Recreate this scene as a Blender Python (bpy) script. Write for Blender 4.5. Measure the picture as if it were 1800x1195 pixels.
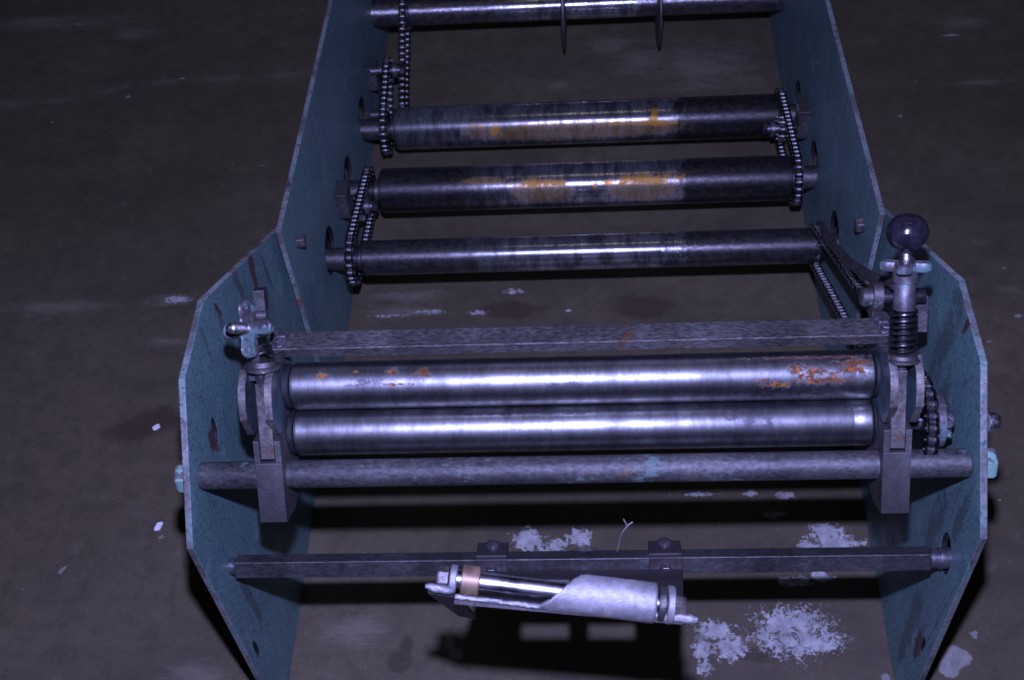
import bpy, bmesh, math, random
from mathutils import Vector, Matrix
random.seed(7)
for o in list(bpy.data.objects): bpy.data.objects.remove(o)
scene = bpy.context.scene
COL = scene.collection
V = Vector
R_ = math.radians

# ------------------------------------------------------------------ camera
W, H, FPX = 1800.0, 1195.0, 2215.1
CAM = V((.0232, -.6976, 1.6582))
YAW, PITCH, ROLL = .1039, .8792, -.1038
_f = V((-math.sin(YAW) * math.cos(PITCH), math.cos(YAW) * math.cos(PITCH), -math.sin(PITCH)))
_r = V((math.cos(YAW), math.sin(YAW), 0)); _u = _r.cross(_f)
FWD = _f
RIGHT = (_r * math.cos(ROLL) + _u * math.sin(ROLL)).normalized()
UP = (_u * math.cos(ROLL) - _r * math.sin(ROLL)).normalized()
cd = bpy.data.cameras.new('camera'); cam = bpy.data.objects.new('camera', cd); COL.objects.link(cam)
cam.matrix_world = Matrix(((RIGHT.x, UP.x, -FWD.x, CAM.x), (RIGHT.y, UP.y, -FWD.y, CAM.y), (RIGHT.z, UP.z, -FWD.z, CAM.z), (0, 0, 0, 1)))
cd.sensor_width = 36; cd.lens = FPX / W * 36; cd.clip_start = .02; cd.clip_end = 100
cd.dof.use_dof = True; cd.dof.focus_distance = 1.55; cd.dof.aperture_fstop = 10
scene.camera = cam

# ------------------------------------------------------------------ light: the flash on the camera and a dim hall lamp
world = bpy.data.worlds.new('World'); scene.world = world; world.use_nodes = True
wb = world.node_tree.nodes['Background']; wb.inputs[0].default_value = (.45, .5, 1, 1); wb.inputs[1].default_value = .0035
def area(name, loc, aim, sx, sy, power, col, spread=180):
    l = bpy.data.lights.new(name, 'AREA'); l.shape = 'RECTANGLE'; l.size = sx; l.size_y = sy; l.energy = power; l.color = col
    l.spread = R_(spread)
    o = bpy.data.objects.new(name, l); COL.objects.link(o); o.location = loc
    o.rotation_euler = (V(aim) - V(loc)).to_track_quat('-Z', 'Y').to_euler(); return o
FLASH = CAM + UP * .172
fl = bpy.data.lights.new('camera_flash', 'SPOT'); fl.energy = 250; fl.color = (.42, .44, 1.0); fl.spot_size = R_(95); fl.spot_blend = .35; fl.shadow_soft_size = .018
flo = bpy.data.objects.new('camera_flash', fl); COL.objects.link(flo); flo.location = FLASH
flo.rotation_euler = (FWD * 1.75 + UP * .17 + CAM - FLASH).to_track_quat('-Z', 'Y').to_euler()
area('ceiling_lamp', (.2, 1.1, 4.2), (.2, 1.05, 0), 2.4, .08, 2.5, (1.0, .93, .8))
vs = scene.view_settings
vs.view_transform = 'Standard'; vs.look = 'None'; vs.exposure = 0; vs.gamma = 1
scene.render.engine = 'CYCLES'

# ------------------------------------------------------------------ pixel helpers (a pixel of the photograph gives a direction)
def ray(px, py): return FWD + RIGHT * ((px - W / 2) / FPX) - UP * ((py - H / 2) / FPX)
def bx(px, py, x): d = ray(px, py); return CAM + d * ((x - CAM.x) / d.x)
def by(px, py, y): d = ray(px, py); return CAM + d * ((y - CAM.y) / d.y)
def bz(px, py, z): d = ray(px, py); return CAM + d * ((z - CAM.z) / d.z)
def bd(px, py, dep): return CAM + ray(px, py) * dep
def mmpx(p): return (V(p) - CAM).dot(FWD) / FPX

# ------------------------------------------------------------------ materials
class NT:
    def __init__(s, name):
        s.m = bpy.data.materials.new(name); s.m.use_nodes = True; s.t = s.m.node_tree; s.n = s.t.nodes
        s.b = s.n['Principled BSDF']
        s.tc = s.n.new('ShaderNodeTexCoord'); s.obj = s.tc.outputs['Object']
    def lk(s, a, b):
        if isinstance(a, (int, float)): b.default_value = a
        elif isinstance(a, tuple):
            b.default_value = a if len(a) == 4 or b.type == 'VECTOR' else a + (1,)
        else: s.t.links.new(a, b)
    def math(s, op, a, b=0, c=0, clamp=False):
        n = s.n.new('ShaderNodeMath'); n.operation = op; n.use_clamp = clamp
        s.lk(a, n.inputs[0]); s.lk(b, n.inputs[1]); s.lk(c, n.inputs[2]); return n.outputs[0]
    def map(s, vec, loc=(0, 0, 0), rot=(0, 0, 0), sc=(1, 1, 1), typ='POINT'):
        n = s.n.new('ShaderNodeMapping'); n.vector_type = typ; s.lk(vec, n.inputs[0])
        n.inputs[1].default_value = loc; n.inputs[2].default_value = rot; n.inputs[3].default_value = sc; return n.outputs[0]
    def noise(s, scale, detail=4, rough=.6, vec=None, sc=None, dist=0):
        n = s.n.new('ShaderNodeTexNoise'); v = vec or s.obj
        if sc: v = s.map(v, sc=sc)
        s.lk(v, n.inputs['Vector']); n.inputs['Scale'].default_value = scale; n.inputs['Detail'].default_value = detail
        n.inputs['Roughness'].default_value = rough; n.inputs['Distortion'].default_value = dist; return n.outputs['Fac']
    def rng(s, x, a, b, c=0., d=1., smooth=True):
        n = s.n.new('ShaderNodeMapRange'); n.interpolation_type = 'SMOOTHSTEP' if smooth else 'LINEAR'; n.clamp = True
        s.lk(x, n.inputs[0]); n.inputs[1].default_value = a; n.inputs[2].default_value = b; n.inputs[3].default_value = c; n.inputs[4].default_value = d
        return n.outputs[0]
    def mix(s, f, a, b):
        n = s.n.new('ShaderNodeMix'); n.data_type = 'RGBA'; s.lk(f, n.inputs[0]); s.lk(a, n.inputs[6]); s.lk(b, n.inputs[7]); return n.outputs[2]
    def fmix(s, f, a, b):
        n = s.n.new('ShaderNodeMix'); s.lk(f, n.inputs[0]); s.lk(a, n.inputs[2]); s.lk(b, n.inputs[3]); return n.outputs[0]
    def ell(s, vec, items):
        out = None
        for (cx, cy, rx, ry, a) in items:
            v = s.map(vec, (cx, cy, 0), (0, 0, a), (rx, ry, 1), 'TEXTURE')
            n = s.n.new('ShaderNodeVectorMath'); n.operation = 'LENGTH'; s.lk(v, n.inputs[0]); d = n.outputs['Value']
            out = d if out is None else s.math('MINIMUM', out, d)
        return out
    def bump(s, h, strength=.3, dist=.001):
        n = s.n.new('ShaderNodeBump'); s.lk(h, n.inputs['Height']); n.inputs['Strength'].default_value = strength; n.inputs['Distance'].default_value = dist
        s.t.links.new(n.outputs[0], s.b.inputs['Normal'])
    def aniso(s, k):
        s.b.inputs['Anisotropic'].default_value = k; n = s.n.new('ShaderNodeCombineXYZ'); n.inputs[0].default_value = 1; s.t.links.new(n.outputs[0], s.b.inputs['Tangent'])
    def set(s, col=None, rough=None, metal=None, spec=None):
        if col is not None: s.lk(col, s.b.inputs['Base Color'])
        if rough is not None: s.lk(rough, s.b.inputs['Roughness'])
        if metal is not None: s.lk(metal, s.b.inputs['Metallic'])
        if spec is not None: s.lk(spec, s.b.inputs['Specular IOR Level'])
        return s.m

RUST = (.32, .095, .006); RUSTD = (.085, .032, .009); RUSTY = (.42, .18, .010)

def mat_paint(name='teal_paint', stains=(), scuffs=()):
    t = NT(name)
    big = t.noise(3.2, 4); mid = t.noise(16, 5, .65); fine = t.noise(190, 4, .8); fine2 = t.noise(75, 6, .78)
    streak = t.noise(9, 5, .65, sc=(6, 6, .8), dist=.4)
    c = t.mix(t.rng(big, .35, .65), (.088, .166, .164), (.120, .215, .206))
    c = t.mix(t.rng(mid, .5, .72), c, (.138, .245, .230))
    c = t.mix(t.math('MULTIPLY', t.rng(fine, .50, .62), .7), c, (.024, .038, .040))
    c = t.mix(t.math('MULTIPLY', t.rng(fine2, .57, .66), .7), c, (.024, .033, .036))
    c = t.mix(t.math('MULTIPLY', t.rng(streak, .56, .74), .6), c, (.028, .032, .032))
    chip = t.rng(t.noise(34, 6, .72, sc=(1, 1, .45)), .655, .70)
    c = t.mix(chip, c, (.03, .02, .022))
    rs = t.rng(t.noise(13, 6, .7, sc=(1, 1, .3)), .74, .80)
    c = t.mix(rs, c, RUSTD)
    sp = t.n.new('ShaderNodeSeparateXYZ'); t.lk(t.obj, sp.inputs[0]); cb = t.n.new('ShaderNodeCombineXYZ'); t.lk(sp.outputs[1], cb.inputs[0]); t.lk(sp.outputs[2], cb.inputs[1])
    if stains:
        d = t.math('ADD', t.ell(cb.outputs[0], stains), t.math('MULTIPLY', t.math('SUBTRACT', t.noise(60, 7, .75), .5), 2.2))
        c = t.mix(t.rng(d, 1.1, .75), c, t.mix(t.rng(fine2, .45, .6), (.075, .038, .03), (.035, .022, .024)))
    if scuffs:
        d = t.math('ADD', t.ell(cb.outputs[0], scuffs), t.math('MULTIPLY', t.math('SUBTRACT', t.noise(45, 8, .8, sc=(1, 1, .5)), .5), 5))
        c = t.mix(t.math('MULTIPLY', t.rng(d, 1.0, .7), .55), c, (.034, .036, .036))
    t.bump(t.math('ADD', t.math('MULTIPLY', fine2, .5), t.math('ADD', fine, chip)), .22, .0008)
    return t.set(c, t.rng(mid, .3, .7, .42, .62), .0, .4)
def mat_edge():
    t = NT('worn_plate_edge')
    a = t.noise(22, 5, .7); f = t.noise(190, 4, .75); l = t.noise(7, 4)
    c = t.mix(t.rng(a, .42, .58), (.13, .185, .165), (.27, .25, .245))
    c = t.mix(t.math('MULTIPLY', t.rng(t.noise(9, 6, .75), .46, .60), .8), c, (.075, .062, .055))
    c = t.mix(t.math('MULTIPLY', t.rng(f, .5, .66), .8), c, (.04, .05, .07))
    c = t.mix(t.rng(t.math('ADD', a, t.math('MULTIPLY', l, .6)), .94, 1.0), c, (.26, .10, .045))
    t.bump(t.math('ADD', f, a), .45, .0012)
    return t.set(c, .52, t.rng(a, .45, .6, 0, .5), .4)
def cylvec(t):
    s = t.n.new('ShaderNodeSeparateXYZ'); t.lk(t.obj, s.inputs[0])
    ang = t.math('ARCTAN2', s.outputs[2], s.outputs[1])     # angle about the roll's axis
    ang = t.math('ADD', t.math('MULTIPLY', t.math('LESS_THAN', ang, -.6), 2 * math.pi), ang)
    c = t.n.new('ShaderNodeCombineXYZ'); t.lk(s.outputs[0], c.inputs[0]); t.lk(ang, c.inputs[1])
    return s.outputs[0], ang, c.outputs[0]
def mat_roll(name, rust=(), blot=(), seed=0., base=(.43, .43, .43), rmin=.46):
    t = NT(name); x, ang, cv = cylvec(t)
    band = t.noise(26, 6, .75, vec=t.map(cv, (seed, 0, 0), sc=(1, .012, 1)))
    bandf = t.noise(160, 5, .8, vec=t.map(cv, (seed, 0, 0), sc=(1, .01, 1)))
    pit = t.noise(60, 7, .75, vec=t.map(t.obj, (seed, 1, 2), sc=(.6, 1, 1)))
    fine = t.noise(420, 3, .7)
    c = t.mix(t.rng(band, .36, .62), tuple(v * .48 for v in base), base)
    c = t.mix(t.math('MULTIPLY', t.rng(bandf, .45, .68), .55), c, tuple(v * .42 for v in base))
    dk = t.rng(t.noise(190, 7, .8, vec=t.map(t.obj, (seed, 4, 2), sc=(.45, 1, 1))), .59, .67)
    c = t.mix(t.math('MULTIPLY', dk, .65), c, (.12, .11, .13))
    r = t.math('ADD', t.rng(band, .35, .65, rmin + .06, rmin), t.math('MULTIPLY', t.rng(pit, .45, .7), .05))
    metal = 1.0
    if blot:
        d = t.math('ADD', t.ell(cv, blot), t.math('MULTIPLY', t.math('SUBTRACT', t.noise(130, 8, .8, vec=t.map(t.obj, sc=(.6, 1, 1))), .5), 8))
        b = t.rng(d, 1.0, .6); c = t.mix(t.math('MULTIPLY', b, .7), c, (.10, .095, .11)); r = t.math('ADD', r, t.math('MULTIPLY', b, .15))
    if rust:
        nz = t.noise(150, 10, .85, vec=t.map(t.obj, sc=(.8, 1, 1)), dist=.3)
        d = t.math('ADD', t.ell(cv, rust), t.math('MULTIPLY', t.math('SUBTRACT', nz, .5), 9))
        k = t.rng(d, 1.15, .55); n2 = t.noise(130, 6, .75, vec=t.map(t.obj, (2, 7, 1)))
        rc = t.mix(t.rng(n2, .48, .62), RUSTD, RUST); rc = t.mix(t.rng(t.noise(60, 5, .7), .56, .68), rc, RUSTY)
        c = t.mix(k, c, rc); metal = t.math('SUBTRACT', 1, t.math('MULTIPLY', k, .95)); r = t.math('ADD', r, t.math('MULTIPLY', k, .35))
    t.bump(t.math('ADD', t.math('MULTIPLY', bandf, .4), t.math('ADD', t.math('MULTIPLY', pit, .3), t.math('MULTIPLY', fine, .25))), .07, .0003)
    t.aniso(.6)
    return t.set(c, r, metal)
def mat_darkroll(name, pol, rust=(), drip=(), seed=0., cl=1.):
    """oily old roll: a worn bright band between pol[0] and pol[1], pitted scale outside it"""
    t = NT(name); x, ang, cv = cylvec(t)
    wob = t.math('MULTIPLY', t.math('SUBTRACT', t.noise(45, 6, .75, vec=t.map(t.obj, sc=(1, .5, .5))), .5), .22)
    xx = t.math('ADD', x, wob)
    P = t.math('MULTIPLY', t.rng(xx, pol[0] - .07, pol[0] + .05), t.rng(xx, pol[1] + .02, pol[1] - .015))
    band = t.noise(40, 6, .8, vec=t.map(cv, (seed, 0, 0), sc=(1, .012, 1)))
    pit = t.noise(130, 8, .78, vec=t.map(t.obj, (seed, 0, 0), sc=(.7, 1, 1))); fine = t.noise(240, 4, .7)
    cs = t.mix(t.rng(pit, .4, .65), tuple(v * cl for v in (.064, .060, .060)), tuple(v * cl for v in (.165, .155, .155)))
    cp = t.mix(t.rng(band, .38, .62), (.17, .165, .165), (.56, .55, .55))
    c = t.mix(P, cs, cp)
    rs = t.rng(pit, .35, .65, .50, .36); rp = t.rng(band, .35, .65, .34, .25)
    r = t.fmix(P, rs, rp); metal = .9
    for items, c1, c2, amt, pw in ((drip, (.36, .185, .006), (.17, .092, .006), .62, 1.7), (rust, (.36, .13, .004), (.46, .24, .008), .85, 4.5)):
        if items:
            nz = t.noise(55, 6, .78, vec=t.map(cv, (seed + 3, 0, 0), sc=(1.6, .03, 1))) if pw < 2 else t.noise(70, 6, .78, vec=t.obj, dist=.4)
            d = t.math('ADD', t.ell(cv, items), t.math('MULTIPLY', t.math('SUBTRACT', nz, .5), pw))
            k = t.math('MULTIPLY', t.rng(d, 1.05, .75), amt)
            c = t.mix(k, c, t.mix(t.rng(fine, .4, .6), c1, c2)); r = t.math('ADD', r, t.math('MULTIPLY', k, .2))
            metal = t.math('SUBTRACT', metal, t.math('MULTIPLY', k, .45), clamp=True)
    fl = t.rng(t.noise(38, 5, .7, vec=t.map(t.obj, (seed, 5, 1))), .735, .765)
    c = t.mix(t.math('MULTIPLY', fl, .7), c, (.22, .25, .32)); 
    h = t.fmix(P, pit, t.math('MULTIPLY', t.math('ADD', band, t.math('MULTIPLY', pit, .2)), .03))
    t.bump(t.math('ADD', h, t.math('MULTIPLY', fine, .10)), .28, .0014)
    t.aniso(.8)
    return t.set(c, r, metal)
def mat_steel(name, c1, c2, rough=.5, metal=.75, sc=60, paint=None, pth=.6, rustth=.72, bump=.35, st=(1, 1, 1)):
    t = NT(name)
    a = t.noise(sc, 8, .75, sc=st); f = t.noise(sc * 4, 5, .78, sc=st); l = t.noise(11, 5, .7)
    scr = t.rng(t.noise(26, 6, .8, sc=(.25, 5, 5) if st[0] < 1 else (5, 1.2, .25)), .62, .70)
    g = t.rng(l, .38, .66)
    c1m = t.mix(g, tuple(v * .72 for v in c1), tuple(v * 1.15 for v in c1)); c2m = t.mix(g, tuple(v * .75 for v in c2), tuple(v * 1.12 for v in c2))
    c = t.mix(t.rng(a, .30, .70), c1m, c2m)
    c = t.mix(t.math('MULTIPLY', t.rng(f, .5, .68), .6), c, tuple(v * .4 for v in c1))
    c = t.mix(t.math('MULTIPLY', scr, .35), c, tuple(min(1, v * 1.5) for v in c2))
    me = metal
    if paint:
        k = t.rng(t.math('ADD', t.noise(20, 7, .72), t.math('MULTIPLY', t.math('SUBTRACT', a, .5), .5)), pth, pth + .03)
        c = t.mix(k, c, paint); me = t.math('MULTIPLY', t.math('SUBTRACT', 1, k), metal)
    c = t.mix(t.math('MULTIPLY', t.rng(t.noise(27, 7, .75), rustth, rustth + .06), .8), c, (.17, .075, .03))
    t.bump(t.math('ADD', a, t.math('MULTIPLY', f, .5)), bump, .001)
    return t.set(c, t.rng(l, .3, .7, rough - .08, rough + .1), me, .4)
def mat_plain(name, col, rough, metal=0., spec=.5, var=.25, sc=120):
    t = NT(name); a = t.noise(sc, 5, .7)
    c = t.mix(t.rng(a, .35, .65), tuple(v * (1 - var) for v in col), tuple(min(1, v * (1 + var)) for v in col))
    t.bump(a, .15, .0006)
    return t.set(c, t.rng(a, .3, .7, max(.05, rough - .06), rough + .08), metal, spec)

def floor_items(lst):
    out = []
    for (px, py, rx, ry, *a) in lst:
        p = bz(px, py, 0); s = mmpx(p); out.append((p.x, p.y, rx * s, ry * s / .78, a[0] if a else 0))
    return out
F_STAIN = floor_items([(255, 745, 70, 34, .3), (700, 1165, 26, 20), (715, 1130, 12, 16), (420, 1110, 14, 8), (1330, 1150, 60, 12), (1130, 540, 70, 26), (900, 545, 60, 20)])
F_FILM = floor_items([(1240, 120, 130, 60), (1130, 105, 60, 40), (100, 540, 120, 16), (300, 528, 55, 13), (700, 548, 100, 12), (720, 520, 90, 14), (1080, 80, 60, 20), (90, 40, 170, 20), (235, 60, 60, 14),
    (340, 1180, 60, 30), (620, 1110, 70, 26), (1770, 510, 40, 8), (300, 600, 60, 8), (1690, 40, 60, 14), (1720, 145, 60, 8), (985, 150, 30, 10)])
F_PAINT = floor_items([(930, 948, 34, 22, -.5), (975, 960, 26, 14, .5), (1020, 945, 24, 18), (1452, 935, 36, 18), (1470, 955, 52, 13), (1420, 960, 20, 12), (1395, 1110, 82, 44), (1450, 1125, 44, 16), (1255, 1108, 38, 17), (1235, 1140, 20, 18), (1285, 1140, 30, 22), (1240, 1175, 16, 12),
    (1395, 1022, 34, 10), (1445, 1012, 26, 10), (840, 549, 20, 6), (905, 512, 22, 6), (760, 548, 30, 5), (690, 556, 50, 4), (315, 526, 30, 7), (1000, 545, 9, 4), (1360, 905, 26, 6), (1230, 868, 30, 5), (1320, 866, 20, 6), (1380, 870, 22, 7), (1180, 873, 14, 4), (1590, 912, 10, 5)])
F_DOTS = floor_items([(1672, 1150, 22, 14, .4), (1668, 1172, 19, 16), (1690, 1155, 18, 13), (1712, 1115, 9, 7), (1557, 1193, 10, 9), (613, 1077, 6, 4), (284, 942, 8, 4), (249, 958, 5, 3), (332, 985, 7, 6), (345, 1040, 4, 4), (298, 50, 3, 3), (41, 1033, 8, 4, .5), (1582, 205, 5, 4), (1610, 143, 5, 3), (1545, 185, 4, 2),
    (1790, 555, 8, 4), (1740, 602, 12, 3), (1765, 470, 5, 3), (1755, 880, 6, 4), (1780, 940, 5, 4), (110, 1000, 12, 3, .7), (105, 1005, 4, 4), (150, 815, 5, 3), (90, 215, 4, 3), (408, 288, 4, 2), (455, 293, 12, 2, .3), (320, 138, 6, 3), (395, 22, 4, 3), (225, 170, 10, 3, -.8), (140, 44, 14, 3), (1670, 62, 18, 3)])
F_CRACK = []
_pts = [(-40, 188), (60, 182), (150, 172), (240, 148), (330, 142), (440, 136), (560, 127), (700, 100)]
for (a0, b0), (a1, b1) in zip(_pts, _pts[1:]):
    p, q = bz(a0, b0, 0), bz(a1, b1, 0); mm_ = (p + q) / 2
    F_CRACK.append((mm_.x, mm_.y, (q - p).length * .62, .016, math.atan2(q.y - p.y, q.x - p.x)))
def mat_floor():
    t = NT('concrete')
    def att(name):
        n = t.n.new('ShaderNodeAttribute'); n.attribute_name = name; return n.outputs['Fac']
    big = t.noise(1.3, 5, .6); mid = t.noise(7, 6, .65, sc=(.7, 1, 1)); smear = t.noise(5, 6, .7, sc=(.35, 1.6, 1), dist=.6)
    fine = t.noise(330, 4, .75); grit = t.noise(120, 5, .75)
    c = t.mix(t.rng(big, .35, .65), (0.071, 0.057, 0.035), (0.101, 0.081, 0.050))
    c = t.mix(t.math('MULTIPLY', t.rng(mid, .45, .7), .5), c, (0.120, 0.098, 0.061))
    c = t.mix(t.math('MULTIPLY', t.rng(mid, .5, .28), .5), c, (0.044, 0.036, 0.023))
    c = t.mix(t.math('MULTIPLY', t.rng(smear, .58, .74), .25), c, (0.137, 0.118, 0.081))
    c = t.mix(t.math('MULTIPLY', t.rng(fine, .46, .66), .40), c, (0.030, 0.025, 0.015))
    md2 = t.noise(28, 8, .72, dist=.3); c = t.mix(t.math('MULTIPLY', t.rng(md2, .56, .36), .45), c, (0.048, 0.039, 0.027))
    c = t.mix(t.math('MULTIPLY', t.rng(md2, .58, .70), .35), c, (0.140, 0.116, 0.096))
    c = t.mix(t.math('MULTIPLY', t.rng(grit, .58, .68), .45), c, (0.143, 0.118, 0.077))
    pore = t.rng(t.noise(85, 4, .6, vec=t.map(t.obj, (7, 2, 0))), .68, .72); c = t.mix(t.math('MULTIPLY', pore, .7), c, (0.017, 0.014, 0.010))
    scra = t.rng(t.noise(12, 9, .82, sc=(.22, 3.2, 1), dist=.9), .60, .74); c = t.mix(t.math('MULTIPLY', scra, .5), c, (0.178, 0.145, 0.124))
    d = t.math('ADD', att('stain'), t.math('MULTIPLY', t.math('SUBTRACT', t.noise(16, 5, .65), .5), 1.6))
    c = t.mix(t.math('MULTIPLY', t.rng(d, 1.1, .6), .6), c, (0.031, 0.020, 0.011))
    d = t.math('ADD', att('film'), t.math('MULTIPLY', t.math('SUBTRACT', t.noise(26, 9, .8, sc=(.45, 1.5, 1), dist=.8), .5), 3.6))
    c = t.mix(t.math('MULTIPLY', t.rng(d, 1.1, 0), .42), c, (0.214, 0.186, 0.147))
    d = t.math('ADD', att('flakes'), t.math('MULTIPLY', t.math('SUBTRACT', t.noise(100, 10, .8, dist=.4), .5), 3.8))
    vn = t.noise(62, 7, .7, dist=.8, vec=t.map(t.obj, (4, 4, 0))); vein = t.math('MULTIPLY', t.rng(t.math('ABSOLUTE', t.math('SUBTRACT', vn, .5)), .045, .02), t.rng(t.noise(20, 4), .48, .60))
    d2 = t.math('ADD', att('dots'), t.math('MULTIPLY', t.math('SUBTRACT', t.noise(110, 5, .7), .5), .7))
    speck = t.rng(t.noise(95, 3, .6, vec=t.map(t.obj, (3, 1, 0))), .745, .765)
    k = t.math('MAXIMUM', t.math('MULTIPLY', t.rng(d, .86, .72), t.math('SUBTRACT', 1, vein)), t.math('MAXIMUM', t.math('MULTIPLY', t.rng(d2, 1.1, .85), .55), t.math('MULTIPLY', speck, .55)))
    pc = t.mix(t.rng(t.noise(45, 5), .35, .65), (.24, .24, .23), (.38, .38, .36))
    c = t.mix(k, c, pc)
    d3 = t.math('ADD', att('crack'), t.math('MULTIPLY', t.math('SUBTRACT', t.noise(26, 6, .75), .5), 1.8))
    c = t.mix(t.math('MULTIPLY', t.rng(d3, 1.0, .2), .4), c, (0.143, 0.115, 0.096))
    t.bump(t.math('ADD', t.math('ADD', t.math('MULTIPLY', fine, .6), grit), t.math('ADD', mid, t.math('SUBTRACT', t.math('MULTIPLY', k, .6), t.math('MULTIPLY', pore, .8)))), .28, .002)
    return t.set(c, t.rng(mid, .3, .7, .62, .48), 0, .35)

M = dict(
    paint=mat_paint(), edge=mat_edge(), floor=mat_floor(),
    forged=mat_steel('forged_steel', (.082, .078, .077), (.120, .114, .112), .46, .65, 320, (.10, .185, .15), .635, .63),
    shaftp=mat_steel('scaled_shaft', (.050, .048, .048), (.150, .146, .144), .48, .6, 210, (.085, .125, .12), .61, .62, .5, (.7, 1, 1)),
    bar=mat_steel('mill_scale_bar', (.050, .048, .048), (.135, .130, .128), .42, .7, 260, (.04, .075, .08), .655, .70, .35, (.5, 1, 1)),
    flat=mat_steel('ground_flat_bar', (.034, .032, .031), (.21, .20, .19), .44, .7, 380, None, .6, .60, .5, (.35, 1, 1)),
    block=mat_steel('painted_slide_block', (.045, .06, .07), (.085, .10, .115), .45, .4, 50, (.035, .075, .085), .52, .7),
    wornblock=mat_steel('worn_block_edge', (.075, .068, .064), (.26, .24, .22), .46, .7, 130, None, .6, .57),
    bolt=mat_plain('bolt_steel', (.15, .14, .155), .36, .8, .5, .35, 160),
    hole=mat_plain('shaded_hole_black', (.012, .012, .014), .6, .2, .3, .4, 90),  # near-black colour stands in for shade inside the plate holes
    black=mat_plain('oily_black_steel', (.045, .042, .050), .34, .75, .5, .4, 90),
    chain=mat_plain('chain_steel', (.42, .42, .42), .24, .95, .5, .35, 200),
    plate2=mat_plain('chain_side_plate_steel', (.020, .018, .020), .45, .85, .5, .4, 150),
    knob=mat_plain('black_bakelite', (.014, .012, .018), .2, 0, .6, .4, 60),
    spring=mat_plain('spring_steel', (.05, .046, .05), .32, .85, .5, .4, 140),
    hose=mat_plain('black_braided_hose', (.085, .078, .078), .32, .8, .5, .4, 100),
    wheel=mat_steel('painted_handwheel', (.085, .078, .088), (.16, .145, .155), .42, .5, 90, (.075, .13, .125), .52, .66),
    nut=mat_steel('painted_nut', (.16, .15, .14), (.26, .25, .24), .45, .4, 60, (.19, .33, .27), .47, .62),
    stud=mat_plain('bright_stud', (.50, .49, .50), .36, 1, .5, .2, 260),
    zinc=mat_steel('torch_cut_plate', (.25, .245, .25), (.42, .41, .42), .48, .55, 130, None, .6, .9, .6),
    rod=mat_plain('polished_rod', (.34, .33, .36), .3, 1, .5, .12, 40),
    copper=mat_plain('bronze_collar', (.20, .135, .085), .48, .5, .5, .25, 70),
    lplate=mat_steel('rough_strap', (.050, .043, .045), (.110, .095, .098), .5, .6, 240, None, .6, .66),
    white=mat_plain('white_paper', (.75, .75, .78), .6, 0, .3, .1, 60),
    straw=mat_plain('dry_wire', (.24, .20, .19), .5, .2, .4, .3, 60),
)

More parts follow.
